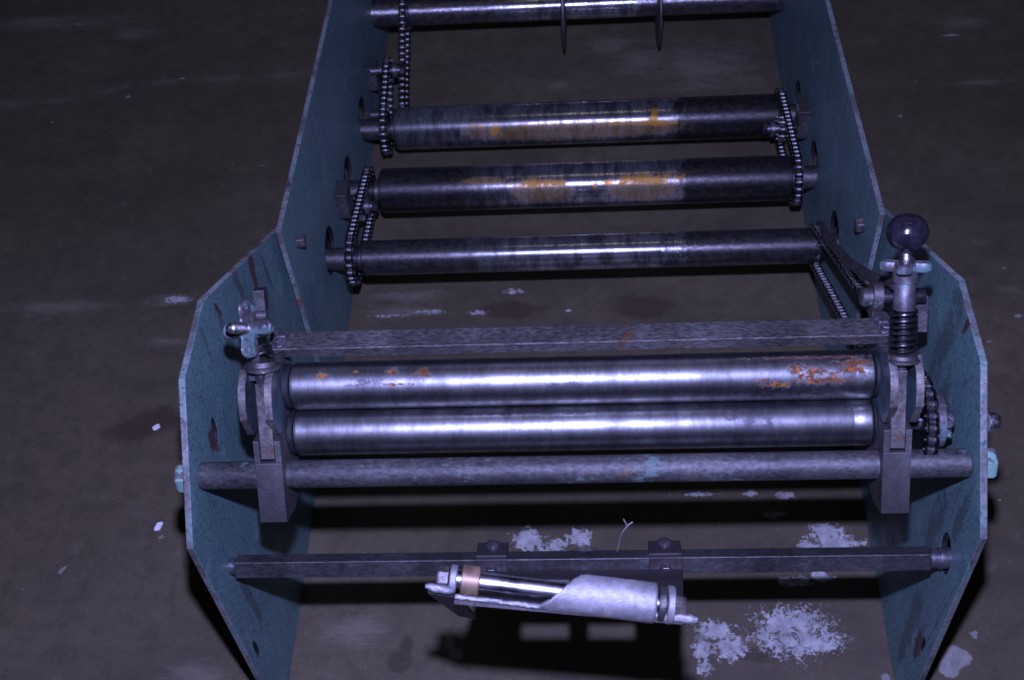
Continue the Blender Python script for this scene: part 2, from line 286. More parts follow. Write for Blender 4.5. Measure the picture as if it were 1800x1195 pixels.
# ------------------------------------------------------------------ mesh helpers
WO = {}
class MB:
    def __init__(s): s.v = []; s.f = []; s.mi = []
    def add(s, vs, fs, mi=0):
        o = len(s.v); s.v += [V(p) for p in vs]; s.f += [tuple(i + o for i in f) for f in fs]; s.mi += [mi] * len(fs); return s
    def box(s, c, ax, ay, az, mi=0):
        c = V(c); ax, ay, az = V(ax), V(ay), V(az)
        vs = [c + ax * i + ay * j + az * k for i in (-1, 1) for j in (-1, 1) for k in (-1, 1)]
        fs = [(0, 1, 3, 2), (4, 6, 7, 5), (0, 4, 5, 1), (2, 3, 7, 6), (0, 2, 6, 4), (1, 5, 7, 3)]
        if ax.cross(ay).dot(az) < 0: fs = [f[::-1] for f in fs]
        return s.add(vs, fs, mi)
    def lathe(s, p, ax, prof, seg=32, mi=0, hexa=False):
        """prof: list of (distance along axis, radius)"""
        p = V(p); ax = V(ax).normalized(); e = ax.orthogonal().normalized()
        if abs(ax.x) > .9: e = V((0, 1, 0))
        e = (e - ax * e.dot(ax)).normalized(); g = ax.cross(e); vs = []; fs = []
        for (h, r) in prof:
            for i in range(seg):
                a = 2 * math.pi * i / seg; vs.append(p + ax * h + (e * math.cos(a) + g * math.sin(a)) * r)
        for j in range(len(prof) - 1):
            for i in range(seg):
                k = (i + 1) % seg; fs.append((j * seg + i, j * seg + k, (j + 1) * seg + k, (j + 1) * seg + i))
        fs.append(tuple(range(seg))[::-1]); fs.append(tuple((len(prof) - 1) * seg + i for i in range(seg)))
        return s.add(vs, fs, mi)
    def cyl(s, p, q, r, seg=32, bev=.0, mi=0):
        p, q = V(p), V(q); L = (q - p).length
        prof = [(0, r), (L, r)] if not bev else [(0, r - bev), (bev, r), (L - bev, r), (L, r - bev)]
        return s.lathe(p, q - p, prof, seg, mi)
    def prism(s, poly, x0, x1, fn, mi=0, rim=None):
        """poly in 2-D, fn(x, a, b) -> point"""
        n = len(poly); vs = [fn(x0, *p) for p in poly] + [fn(x1, *p) for p in poly]
        s.add(vs, [tuple(range(n)), tuple(range(n, 2 * n))[::-1]], mi)
        return s.add(vs, [(i + n, (i + 1) % n + n, (i + 1) % n, i) for i in range(n)], mi if rim is None else rim)
    def tube(s, pts, r, seg=12, mi=0):
        pts = [V(p) for p in pts]; vs = []; fs = []; n = len(pts); e = None
        for i, p in enumerate(pts):
            d = (pts[min(i + 1, n - 1)] - pts[max(i - 1, 0)]).normalized()
            e = d.orthogonal() if e is None else e
            e = (e - d * e.dot(d)).normalized(); g = d.cross(e); rr = r[i] if isinstance(r, list) else r
            vs += [p + (e * math.cos(2 * math.pi * k / seg) + g * math.sin(2 * math.pi * k / seg)) * rr for k in range(seg)]
        for j in range(n - 1):
            for i in range(seg):
                k = (i + 1) % seg; fs.append((j * seg + i, j * seg + k, (j + 1) * seg + k, (j + 1) * seg + i))
        fs.append(tuple(range(seg))[::-1]); fs.append(tuple((n - 1) * seg + i for i in range(seg)))
        return s.add(vs, fs, mi)
    def build(s, name, mat, parent=None, org=(0, 0, 0), bev=0., sharp=35, normals=True):
        org = V(org); me = bpy.data.meshes.new(name)
        me.from_pydata([p - org for p in s.v], [], s.f)
        for m in (mat if isinstance(mat, list) else [mat]): me.materials.append(m)
        me.polygons.foreach_set('material_index', s.mi)
        b = bmesh.new(); b.from_mesh(me)
        if normals: bmesh.ops.recalc_face_normals(b, faces=b.faces)
        b.to_mesh(me); b.free()
        me.polygons.foreach_set('use_smooth', [True] * len(me.polygons)); me.set_sharp_from_angle(angle=R_(sharp))
        return link(name, me, parent, org, bev)
def link(name, me, parent, org, bev=0.):
    org = V(org); o = bpy.data.objects.new(name, me); COL.objects.link(o)
    WO[o.name] = org
    if parent: o.parent = parent; o.location = org - WO[parent.name]
    else: o.location = org
    if bev:
        m = o.modifiers.new('bevel', 'BEVEL'); m.width = bev; m.segments = 2; m.limit_method = 'ANGLE'; m.angle_limit = R_(40); m.harden_normals = True
    return o
def plate(name, outer, holes, x0, x1, mats, parent, org, bev=.0012):
    """flat plate in the y-z plane with holes"""
    b = bmesh.new(); edges = []
    for loop in [outer] + holes:
        vs = [b.verts.new((x0, y, z)) for y, z in loop]
        edges += [b.edges.new((vs[i], vs[(i + 1) % len(vs)])) for i in range(len(vs))]
    bmesh.ops.triangle_fill(b, use_beauty=True, use_dissolve=False, edges=edges)
    b.verts.index_update()
    vs = [v.co.copy() for v in b.verts]; fs = [tuple(v.index for v in f.verts) for f in b.faces]; es = [(e.verts[0].index, e.verts[1].index) for e in edges]
    n = len(vs); m = MB(); b.free()
    allv = vs + [V((x1, v.y, v.z)) for v in vs]
    m.add(allv, fs + [tuple(i + n for i in f)[::-1] for f in fs], 0)
    m.f += [(a, c, c + n, a + n) for a, c in es]; m.mi += [1 if i < len(outer) else 2 for i in range(len(es))]
    return m.build(name, mats, parent, org, bev)
def circle(cy, cz, r, n=28, sy=1., rot=0.):
    return [(cy + r * (math.cos(a) * sy * math.cos(rot) - math.sin(a) * math.sin(rot)), cz + r * (math.cos(a) * sy * math.sin(rot) + math.sin(a) * math.cos(rot))) for a in (2 * math.pi * i / n for i in range(n))]
def hexbolt(name, p, ax, r, h, mat, parent, washer=0., rot=0.):
    ax = V(ax).normalized(); m = MB()
    if washer: m.lathe(p, ax, [(0, washer), (.0022, washer)], 24); p = V(p) + ax * .0022
    e = ax.orthogonal().normalized(); e = Matrix.Rotation(rot, 3, ax) @ e; g = ax.cross(e)
    hexa = [(math.cos(R_(60 * i)), math.sin(R_(60 * i))) for i in range(6)]
    vs = []
    for hh, k in ((0, 1), (h * .82, 1), (h, .86)): vs += [V(p) + ax * hh + (e * a + g * b) * r * k for a, b in hexa]
    fs = [(j * 6 + i, j * 6 + (i + 1) % 6, j * 6 + 6 + (i + 1) % 6, j * 6 + 6 + i) for j in range(2) for i in range(6)] + [(5, 4, 3, 2, 1, 0), (12, 13, 14, 15, 16, 17)]
    m.add(vs, fs); return m.build(name, mat, parent, p, .0006)
def tag(o, label, cat, kind=None, group=None):
    if label: o['label'] = label
    if cat: o['category'] = cat
    if kind: o['kind'] = kind
    if group: o['group'] = group

# ------------------------------------------------------------------ floor
import numpy as np
def axis(a, b, lo, hi, st): return np.concatenate([np.linspace(lo, a, 6)[:-1], np.arange(a, b, st), np.linspace(b, hi, 6)])
gxs = axis(-1.5, 1.5, -8, 8, .009); gys = axis(-.25, 2.6, -6, 10, .009)
X, Y = np.meshgrid(gxs, gys); nx, ny = len(gxs), len(gys)
me = bpy.data.meshes.new('floor'); nv = nx * ny
co = np.stack([X.ravel(), Y.ravel(), np.zeros(nv)], 1)
idx = np.arange(nv).reshape(ny, nx); q4 = np.stack([idx[:-1, :-1], idx[:-1, 1:], idx[1:, 1:], idx[1:, :-1]], -1).reshape(-1, 4)
me.vertices.add(nv); me.vertices.foreach_set('co', co.ravel())
me.loops.add(q4.size); me.loops.foreach_set('vertex_index', q4.ravel()); me.polygons.add(len(q4)); me.polygons.foreach_set('loop_start', np.arange(0, q4.size, 4))
me.update(calc_edges=True)
for nm, items in (('stain', F_STAIN), ('film', F_FILM), ('flakes', F_PAINT), ('dots', F_DOTS), ('crack', F_CRACK)):
    d = np.full(nv, 4.)
    for (cx, cy, rx, ry, an) in items:
        ca, sa = math.cos(an), math.sin(an); dx, dy = co[:, 0] - cx, co[:, 1] - cy
        d = np.minimum(d, np.hypot((dx * ca + dy * sa) / rx, (-dx * sa + dy * ca) / ry))
    at = me.attributes.new(nm, 'FLOAT', 'POINT'); at.data.foreach_set('value', d.astype(np.float32))
me.materials.append(M['floor']); floor = link('floor', me, None, (0, 0, 0))
tag(floor, 'dark brown concrete floor with flaking white paint', 'floor', 'structure')

# ------------------------------------------------------------------ the machine
mac = bpy.data.objects.new('roller_machine', None); COL.objects.link(mac); WO[mac.name] = V((0, 0, 0)); mac.empty_display_size = .2
tag(mac, 'worn teal steel roller machine with pinch rolls, chains and adjusting screws on concrete floor', 'machine')
A_, B_, TH = .42, .405, .0078
# roll axes (y, z)
R3, R2, R1, R0 = (.705, .174), (.907, .131), (1.108, .098), (1.398, .150)
# tilted frame of the pinch rolls: u along the screws, v into the machine
AL = R_(36); NU = V((0, math.sin(AL), math.cos(AL))); NV = V((0, math.cos(AL), -math.sin(AL))); O0 = V((0, .116, .517))
def T(x, u, v): return V((x, 0, 0)) + O0 + NU * u + NV * v
def yz(p): return (p.y, p.z)
SH = (.070, .501)          # tie shaft
BAR = (.043, .345)         # square bar

# side plates
outl = [(-.008, 0.002), (-.010, .478), (.124, .607), (.238, .607), (.60, .373), (.60, .002)]
def fplate(sg):
    x0, x1 = sg * A_, sg * (A_ + TH)
    holes = [circle(SH[0], SH[1], .0125)]
    if sg < 0:
        c = bx(378, 755, -A_); holes.append(circle(c.y, c.z, .018, 20, .42, -.2))
        c = bx(451, 1140, -A_); holes.append(circle(c.y, c.z, .020, 20, .3))
    else:
        c = bx(1662, 972, A_); holes.append(circle(c.y, c.z, .027, 24, .72, -.3))
        c = bx(1622, 1133, A_); holes.append(circle(c.y, c.z, .016, 20, .3))
    def sp_(L): return [(bx(px, py, sg * A_).y - .25, bx(px, py, sg * A_).z, ry, rz, an) for px, py, ry, rz, an in L]
    pm = mat_paint('teal_paint_left', sp_([(444, 477, .010, .034, -.15), (441, 458, .010, .02, 0), (383, 545, .004, .02, .2), (375, 775, .012, .022, 0)]), sp_([(470, 480, .006, .05, .1), (420, 500, .01, .05, .2), (440, 1050, .012, .08, 0), (400, 590, .012, .05, 0)])) if sg < 0 else \
        mat_paint('teal_paint_right', sp_([(1615, 1130, .012, .035, 0), (1705, 560, .006, .04, .2)]), sp_([(1660, 600, .02, .10, .1), (1640, 930, .02, .10, 0), (1685, 920, .012, .06, 0), (1600, 1100, .02, .09, 0), (1650, 720, .015, .08, 0)]))
    p = plate('front_side_plate', outl, holes, x0, x1, [pm, M['edge'], M['hole']], mac, (x0, .25, 0), .0014)
    ax = (sg, 0, 0)
    # shaft nut outside
    q = V((sg * (A_ + TH), SH[0], SH[1]))
    hexbolt('nut', q, ax, .0185, .018, M['nut'], p, .0, .4)
    if sg > 0:
        q = V((A_ + TH, .125, .500)); q = bx(1736, 741, A_ + TH)
        MB().lathe(q, ax, [(0, .010), (.007, .010), (.012, .007), (.0135, .003)], 20).build('bolt', M['stud'], p, q)
    return p
fpl = fplate(-1); fpr = fplate(1)
def rplate(sg):
    x0, x1 = sg * B_, sg * (B_ + TH)
    top = [(.508, .440), (1.06, .406), (2.3, .335)]
    outer = [(.512, .002)] + top + [(2.3, .002)]
    holes = []
    for c, r, dy, dz in ((R3, .040, .008, .012), (R2, .040, .02, .012), (R1, .040, .02, .012)): holes.append(circle(c[0] + dy, c[1] + dz, r, 28))
    p = plate('rear_side_plate', outer, holes, x0, x1, [M['paint'], M['edge'], M['hole']], mac, (x0, 1.2, 0), .0014)
    px = (523, 423) if sg < 0 else (1518, 395)
    q = bx(*px, sg * B_); hexbolt('bolt', q, (-sg, 0, 0), .0115, .012, M['bolt'], p, 0, .5)
    for yy, zz in ((.56, .30), (.56, .12)):           # spacers that carry the front plate
        MB().cyl((sg * (B_ + TH), yy, zz), (sg * A_, yy, zz), .014, 16).build('spacer', M['black'], p, (sg * B_, yy, zz))
    return p
rpl = rplate(-1); rpr = rplate(1)

# tie shaft
xs0, xs1 = -A_ + .0005, A_ - .0005
sx = (0, SH[0], SH[1])
m = MB(); m.lathe((xs0, SH[0], SH[1]), (1, 0, 0), [(0, .0145), (.002, .0155), (.838, .0155), (.839, .0145)], 40)
m.cyl((-A_ - TH, SH[0], SH[1]), (A_ + TH, SH[0], SH[1]), .009, 16)
m.build('tie_shaft', M['shaftp'], mac, sx)

# square bar, turned with the pinch frame
BA = R_(32); bu = V((0, math.sin(BA), math.cos(BA))); bv = V((0, math.cos(BA), -math.sin(BA)))
bl = bx(400, 992, -A_ + .012).x; c = V((0, BAR[0], BAR[1])); hs = .0105
x0, x1 = -.412, .402
bar = MB().box(c + V(((x0 + x1) / 2, 0, 0)), V(((x1 - x0) / 2, 0, 0)), bu * hs, bv * hs).build('square_bar', M['bar'], mac, c, .0012)
MB().lathe(c + V((x1, 0, 0)), (1, 0, 0), [(0, .011), (.010, .011), (.0105, .0125), (A_ + .006 - x1, .0125)], 24).build('journal', M['bolt'], bar, c + V((x1, 0, 0)))
MB().lathe(c + V((x0, 0, 0)), (-1, 0, 0), [(0, .010), (.014, .010)], 24).build('journal', M['bolt'], bar, c + V((x0, 0, 0)))

# pinch rolls
FX0, FX1 = -.313, .319
def rollpt(px, py, cyz, r):
    d = ray(px, py); oy, oz = CAM.y - cyz[0], CAM.z - cyz[1]
    a = d.y ** 2 + d.z ** 2; b = 2 * (oy * d.y + oz * d.z); cc = oy * oy + oz * oz - r * r
    D = b * b - 4 * a * cc
    s = (-b - math.sqrt(max(D, 0))) / (2 * a); p = CAM + d * s
    return p.x, math.atan2(p.z - cyz[1], p.y - cyz[0])
def ritems(lst, cyz, r, xo=0.):
    out = []
    for (px, py, rx, ry) in lst:
        x, an = rollpt(px, py, cyz, r); out.append((x - xo, an, rx * .00062 * (mmpx((0, cyz[0], cyz[1])) / .00062), ry * mmpx((0, cyz[0], cyz[1])) / r, 0))
    return out
fr2 = yz(O0); fr1 = yz(T(0, .0536, 0)); FR = .0265
ru1 = ritems([(690, 653, 9, 7), (742, 656, 12, 10), (565, 660, 10, 6), (1505, 637, 26, 7), (1495, 648, 22, 8), (1430, 655, 34, 9), (1455, 668, 40, 7), (1400, 650, 14, 10), (1370, 676, 26, 5), (1420, 628, 90, 3), (1340, 668, 14, 3), (625, 653, 4, 3), (700, 675, 26, 3)], fr1, FR)
bl1 = ritems([(640, 675, 26, 8), (1500, 660, 30, 20), (1380, 690, 70, 10), (1000, 678, 40, 5)], fr1, FR)
bl2 = ritems([(1320, 740, 13, 26), (1350, 745, 8, 22), (1290, 728, 10, 10), (535, 745, 6, 6), (1450, 712, 60, 6), (1300, 712, 90, 4), (850, 728, 60, 3), (1000, 727, 40, 2)], fr2, FR)
def pinch(name, c, mat):
    cc = V((0, c[0], c[1]))
    o = MB().lathe((FX0, c[0], c[1]), (1, 0, 0), [(0, FR - .004), (.002, FR - .001), (.004, FR), (FX1 - FX0 - .022, FR), (FX1 - FX0 - .0215, FR - .0004), (FX1 - FX0 - .019, FR - .0004), (FX1 - FX0 - .0185, FR), (FX1 - FX0 - .003, FR), (FX1 - FX0 - .001, FR - .0015), (FX1 - FX0, FR - .005)], 96).build('pinch_roller', mat, mac, cc, sharp=50)
    MB().cyl((FX0 - .03, c[0], c[1]), (FX0 + .001, c[0], c[1]), .012, 20).build('journal', M['bolt'], o, (FX0, *c))
    MB().cyl((FX1 - .001, c[0], c[1]), (FX1 + .03, c[0], c[1]), .012, 20).build('journal', M['bolt'], o, (FX1, *c)); return o
def boss(c, xa, xb, r, mat, par): MB().cyl((xa, *c), (xb, *c), r, 36, .001).build('bearing_boss', mat, par, (xa, *c))
pr1 = pinch('a', fr1, mat_roll('pinch_roll_steel_rusty', ru1, bl1, 1.3)); pr1['label'] = 'upper pinch roller with rust at its right end'
pr2 = pinch('b', fr2, mat_roll('pinch_roll_steel', (), bl2, 5.1)); pr2['label'] = 'lower pinch roller, clean bright steel'

# roller arms, slide blocks
def arm(xa, xb, sgn):
    """xa..xb: thickness; sgn: side"""
    xc = (xa + xb) / 2; fn = lambda x, u, v: T(x, u, v)
    m = MB()
    body = [(-.086, -.055), (-.017, -.055), (-.017, .040), (-.030, .040), (-.075, .008), (-.086, -.012)]
    m.prism(body, xa, xb, fn)
    for x0, x1 in ((xa, xa + .0065), (xb - .0065, xb)):
        m.prism([(-.0172, -.0553), (.008, -.0553), (.012, -.03), (.012, .034), (-.0172, .0395)], x0 + (.0002 if x0 > xa else 0), x1 - (.0002 if x0 == xa else 0), fn)
    o = m.build('roller_arm', M['forged'], mac, T(xc, 0, 0), .001)
    MB().prism([(-.013, -.0548), (.072, -.0530), (.072, .028), (-.013, .028)], xc - .0072, xc + .0072, fn).build('tongue', M['wornblock'], o, T(xc, .03, 0), .0012)
    return o
AL0, AL1, AR0, AR1 = -.3495, -.3200, .3225, .3515
armL = arm(AL0, AL1, -1); armR = arm(AR0, AR1, 1)
def slide(xa, xb):
    xc = (xa + xb) / 2; fn = lambda x, u, v: T(x, u, v); m = MB()
    prof = [(.088, -.050), (.072, -.065), (.055, -.069), (.037, -.068), (.013, -.046), (.013, .024), (.040, .036), (.088, .030)]
    for x0, x1 in ((xa, xa + .0078), (xb - .0078, xb)):
        m.prism(prof, x0, x1, fn, 0, 1)
    m.prism([(.0735, -.046), (.0878, -.046), (.0878, .029), (.0735, .029)], xa + .0077, xb - .0077, fn)
    return m.build('slide_block', [M['block'], M['wornblock']], mac, T(xc, .05, 0), .001)
sL = slide(-.3575, -.3215); sR = slide(.3245, .3585)
boss(fr1, -.3220, FX0 - .0012, .0252, M['hole'], sL); boss(fr1, FX1 + .0012, .3250, .0252, M['hole'], sR)
boss(fr2, -.3205, FX0 - .0012, .0250, M['hole'], armL); boss(fr2, FX1 + .0012, .3230, .0250, M['hole'], armR)

# flat cross bar over the upper roll
fx0, fx1 = -.335, .334
fb = MB().box(((fx0 + fx1) / 2, .1745, .6), ((fx1 - fx0) / 2, 0, 0), (0, .0125, 0), (0, 0, .0075)).build('flat_cross_bar', M['flat'], mac, (0, .1745, .6), .001)
for px, py, r in ((500, 575, .0095), (1547, 556, .0095)):
    q = bz(px, py, .6075); hexbolt('bolt', (q.x, min(q.y, .18), .6075), (.0, .05, 1), r, .009, M['bolt'], fb, .0, .3)
for px, py, r in ((489, 603, .006), (1556, 578, .006)):
    q = bz(px, py, .6075); hexbolt('bolt', (q.x, q.y, .6075), (0, 0, 1), r, .006, M['bolt'], fb, .0075, .1)

for xa, xb in ((-.334, -.3225), (.3255, .333)):
    MB().box(((xa + xb) / 2, .174, .5835), ((xb - xa) / 2, 0, 0), (0, .010, 0), (0, 0, .009)).build('foot', M['forged'], fb, ((xa + xb) / 2, .174, .58), .0008)
# adjusting screws ------------------------------------------------
def star(name, p, ax, rot, parent, R=.0265, lobe=.0082, th=.0095, flat=1.):
    """four-lobed handwheel"""
    ax = V(ax).normalized(); e = ax.orthogonal().normalized(); e = Matrix.Rotation(rot, 3, ax) @ e; g = ax.cross(e)
    pts = []; n = 72
    for i in range(n):
        a = 2 * math.pi * i / n; k = (.5 + .5 * math.cos(4 * a)) ** 1.5
        rr = .0105 + (R - .0105) * k
        pts.append((rr * math.cos(a), rr * math.sin(a)))
    # rounded lobes: union outline sampled by distance
    out = []
    for i in range(n):
        a = 2 * math.pi * i / n; best = .0130
        for q in range(4):
            c = q * math.pi / 2; d = R - lobe
            dx = math.cos(a - c); dy = math.sin(a - c)
            disc = lobe ** 2 - (d * dy) ** 2
            if dx > 0 and disc >= 0: best = max(best, d * dx + math.sqrt(disc))
            if dx > 0 and abs(dy) > 1e-6: best = max(best, min(.0070 / abs(dy), d))
            elif dx > 0: best = max(best, R)
        out.append(best)
    sm = [(out[i - 1] + 2 * out[i] + out[(i + 1) % n]) / 4 for i in range(n)]
    m = MB(); vs = []; 
    prof = ((-th / 2, .88), (-th / 2 + .0018, 1), (th / 2 - .0018, 1), (th / 2, .90), (th / 2 - .0014, .72))
    for h, k in prof:
        for i in range(n):
            a = 2 * math.pi * i / n; r = sm[i] - (1 - k) * .016; vs.append(V(p) + ax * h + (e * math.cos(a) + g * math.sin(a)) * r)
    fs = [(j * n + i, j * n + (i + 1) % n, (j + 1) * n + (i + 1) % n, (j + 1) * n + i) for j in range(len(prof) - 1) for i in range(n)]
    fs += [tuple(range(n))[::-1], tuple((len(prof) - 1) * n + i for i in range(n))]
    m.add(vs, fs)
    for q in range(4):   # a dimple boss on each lobe
        c = V(p) + (e * math.cos(q * math.pi / 2) + g * math.sin(q * math.pi / 2)) * (R - lobe)
        m.lathe(c + ax * (th / 2 - .002), ax, [(0, .0036), (.0016, .0036), (.0022, .0026)], 16)
    return m.build(name, M['wheel'], parent, p)
def helix(p, q, rad, turns, wire, seg=14):
    p, q = V(p), V(q); ax = (q - p).normalized(); e = ax.orthogonal().normalized(); g = ax.cross(e); n = int(turns * 22)
    return [p + (q - p) * (i / n) + (e * math.cos(2 * math.pi * turns * i / n) + g * math.sin(2 * math.pi * turns * i / n)) * rad for i in range(n + 1)]
# right screw, upright
sxr, sv = .3405, -.046
base = T(sxr, .078, sv)
sc = MB().cyl(T(sxr, .060, sv), T(sxr, .222, sv), .0052, 20).build('adjusting_screw', M['bolt'], mac, base)
thr = MB().tube(helix(T(sxr, .186, sv), T(sxr, .200, sv), .0053, 9, .0009), .0008, 6).build('thread', M['stud'], sc, T(sxr, .19, sv))
MB().lathe(T(sxr, .0795, sv), NU, [(0, .017), (.001, .0185), (.004, .0185), (.005, .0165), (.0085, .0150), (.0095, .012)], 36).build('washer', M['forged'], sc, base)
MB().tube(helix(T(sxr, .0895, sv), T(sxr, .136, sv), .0122, 7.2, .0021), .0021, 10).build('spring', M['spring'], sc, base)
MB().lathe(T(sxr, .1345, sv), NU, [(0, .0100), (.001, .0112), (.028, .0112), (.029, .0105), (.0295, .0128), (.044, .0128), (.045, .0115)], 32).build('sleeve', M['wheel'], sc, base)
star('handwheel', T(sxr, .1805, sv), NU, R_(20), sc)
kn = []; 
for i in range(25):
    a = -math.pi / 2 + math.pi * i / 24; h = .0186 * math.copysign(abs(math.sin(a)) ** 1.0, a); r = .0212 * math.cos(a) ** .82 if math.cos(a) > 1e-6 else 0
    kn.append((h, max(r, .0005)))
    if i == 12: kn[-1] = (-.0012, .0212); kn += [(-.0008, .0219), (.0008, .0219), (.0012, .0212)]
kb = MB().lathe(T(sxr, .2155, sv), NU, kn, 48).build('ball_knob', M['knob'], sc, T(sxr, .2155, sv), sharp=60)
MB().lathe(T(sxr, .1945, sv), NU, [(0, .0062), (.003, .0066), (.006, .0068)], 24).build('collar', M['black'], sc, base)
sc['label'] = 'upright adjusting screw with spring and black ball knob'
# left screw, slack and leaning towards the front, without its knob
wx = bd(437, 578, (T(-.346, .128, -.05) - CAM).dot(FWD) - .016)
sl0 = T(-.334, .086, -.046); dl = (wx - sl0)
sl = MB().cyl(T(-.335, .060, -.046), wx, .0052, 20).build('adjusting_screw', M['bolt'], mac, sl0)
sl['label'] = 'slack leaning adjusting screw with bare bright stud'
MB().lathe(sl0 + NU * .0, NU, [(0, .017), (.001, .0190), (.005, .0190), (.006, .0165), (.011, .015)], 36).build('washer', M['forged'], sl, sl0)
MB().tube(helix(sl0 + NU * .012, sl0 + dl * .55 + FWD * .016, .0122, 3.6, .0024), .0024, 10).build('spring', M['spring'], sl, sl0)
nrm = (-FWD * .90 - RIGHT * .43 + UP * .02).normalized()
ee = nrm.orthogonal().normalized(); want = (UP - nrm * UP.dot(nrm)).normalized(); rt = math.atan2(nrm.cross(ee).dot(want), ee.dot(want))
star('handwheel', wx, nrm, rt + .1, sl, .0310, .0092, .010)
MB().lathe(wx - nrm * .02, nrm, [(0, .009), (.016, .0115)], 24).build('sleeve', M['wheel'], sl, wx)
st = MB(); st.lathe(wx, nrm, [(0, .0054), (.0305, .0054), (.0315, .0042), (.032, .0038), (.0325, .0038)], 24)
st.tube(helix(wx + nrm * .004, wx + nrm * .029, .0054, 20, .0006), .0005, 5); so = st.build('stud', M['stud'], sl, wx)
MB().lathe(wx + nrm * .0325, nrm, [(0, .0042), (.002, .003), (.0026, .001)], 16).build('tip', M['stud'], sl, wx)

# hinge brackets behind the screws
def hinge_foot(o, x0, x1, c, low):
    MB().box(((x0 + x1) / 2, (.188 + c.y + .008) / 2, (.596 + c.z - low) / 2), ((x1 - x0) / 2, 0, 0), (0, (c.y + .008 - .188) / 2, 0), (0, 0, max(.004, (c.z - low - .596) / 2 + .003))).build('hinge_foot', M['forged'], o, (x0, .2, .6), .0008)
def hinge(sg):
    if sg > 0:
        c = by(1527, 522, .215); blk = by(1617, 549, .215)
    else:
        c = by(490, 560, .215); blk = by(458, 526, .235)
    o = MB().box(blk, (.0068, 0, 0), NU * (.0205 if sg > 0 else .0125), NV * .009).build('hinge_block', M['bar'], mac, blk, .001)
    if sg > 0:
        m = MB(); x = c.x
        m.lathe((x - .009, c.y, c.z), (1, 0, 0), [(0, .0085), (.002, .0105), (.011, .0105), (.012, .0105)], 28); m.build('hinge_pin', M['forged'], o, c)
        m = MB(); m.prism([(.022 * math.cos(a), .022 * math.sin(a)) for a in [R_(-20 + 220 * i / 14) for i in range(15)]] + [(-.017, -.032), (.017, -.032)], x + .003, x + .013, lambda xx, a, b: V((xx, c.y + a * .7, c.z + b * .8)))
        m.build('lug', M['forged'], o, c, .001); hinge_foot(o, x + .0032, x + .0128, c, .02)
        MB().cyl((x + .013, c.y, c.z), (blk.x, c.y, c.z), .0085, 20).build('hinge_pin', M['black'], o, c)
    else:
        p = by(505, 585, .215)
        m = MB(); m.prism([(.012 * math.cos(a), .012 * math.sin(a)) for a in [R_(-20 + 220 * i / 14) for i in range(15)]] + [(-.012, -.03), (.012, -.03)], c.x - .034, c.x - .024, lambda xx, a, b: V((xx, c.y + a * .7, c.z + b * .8)))
        m.build('lug', M['black'], o, c, .001); hinge_foot(o, c.x - .0338, c.x - .0242, c, .02)
        MB().cyl((c.x - .030, c.y, c.z), (blk.x, blk.y, blk.z - .004), .005, 12).build('hinge_arm', M['black'], o, c)
        MB().cyl((c.x - .024, c.y, c.z + .006), (c.x - .012, c.y, c.z + .006), .006, 16).build('hinge_pin', M['wheel'], o, c)
hinge(1); hinge(-1)
# ------------------------------------------------------------------ rear feed rolls
def feed(name, c, r, x0, x1, mat, jr):
    cc = V((0, c[0], c[1]))
    o = MB().lathe((x0, c[0], c[1]), (1, 0, 0), [(0, r - .004), (.004, r), (x1 - x0 - .004, r), (x1 - x0, r - .004)], 64).build('feed_roller', mat, mac, cc, sharp=50)
    MB().cyl((-B_ - .006, c[0], c[1]), (x0 + .001, c[0], c[1]), jr, 24).build('journal', M['bar'], o, (x0, *c))
    MB().cyl((x1 - .001, c[0], c[1]), (B_ + .006, c[0], c[1]), jr, 24).build('journal', M['bar'], o, (x1, *c))
    for sg in (-1, 1):
        m = MB(); m.lathe((sg * (B_ + .009), c[0], c[1]), (sg, 0, 0), [(0, .036), (.006, .036), (.007, .062), (.012, .062)], 32); m.build('bearing', M['hole'], o, (sg * B_, c[0], c[1]))  # near-black too, painting the plate holes as dark recesses
    return o
def xat(px, py, c, r): return rollpt(px, py, c, r)[0]
def ri(lst, c, r): return ritems(lst, c, r)
r1, r2, r3, r0 = .0395, .0390, .0285, .0275
d1 = ri([(1010, 232, 190, 20), (840, 232, 30, 14), (1150, 225, 40, 16), (700, 252, 40, 4)], R1, r1); u1 = ri([(1150, 200, 7, 17), (1130, 217, 60, 4), (870, 228, 10, 10)], R1, r1)
d2 = ri([(950, 335, 60, 26), (1130, 335, 70, 22), (850, 318, 40, 8)], R2, r2); u2 = ri([(940, 322, 36, 6), (985, 322, 10, 5), (1070, 321, 10, 6), (1130, 315, 60, 9), (1045, 325, 5, 5)], R2, r2)
f1 = feed('a', R1, r1, xat(690, 215, R1, r1), xat(1372, 200, R1, r1), mat_darkroll('feed_roll_a', (xat(680, 210, R1, r1), xat(1186, 210, R1, r1)), u1, d1, 2.), .02)
f2 = feed('b', R2, r2, xat(664, 335, R2, r2), xat(1395, 310, R2, r2), mat_darkroll('feed_roll_b', (xat(866, 320, R2, r2), xat(1190, 320, R2, r2)), u2, d2, 6.), .02)
f3 = feed('c', R3, r3, xat(632, 455, R3, r3), xat(1443, 438, R3, r3), mat_darkroll('feed_roll_c', (xat(850, 440, R3, r3), xat(1182, 440, R3, r3)), (), (), 9., 1.5), .019)
f1['label'] = 'feed roller with long rust stain and notch'; f2['label'] = 'feed roller with orange rust blotches'; f3['label'] = 'slim feed roller without rust'
f0 = MB().lathe((-B_ + .0005, R0[0], R0[1]), (1, 0, 0), [(0, r0), (2 * B_ - .001, r0)], 48).build('rear_shaft', mat_darkroll('rear_shaft_steel', (xat(905, 12, R0, r0), xat(1110, 12, R0, r0)), (), (), 12., 1.9), mac, (0, R0[0], R0[1]))
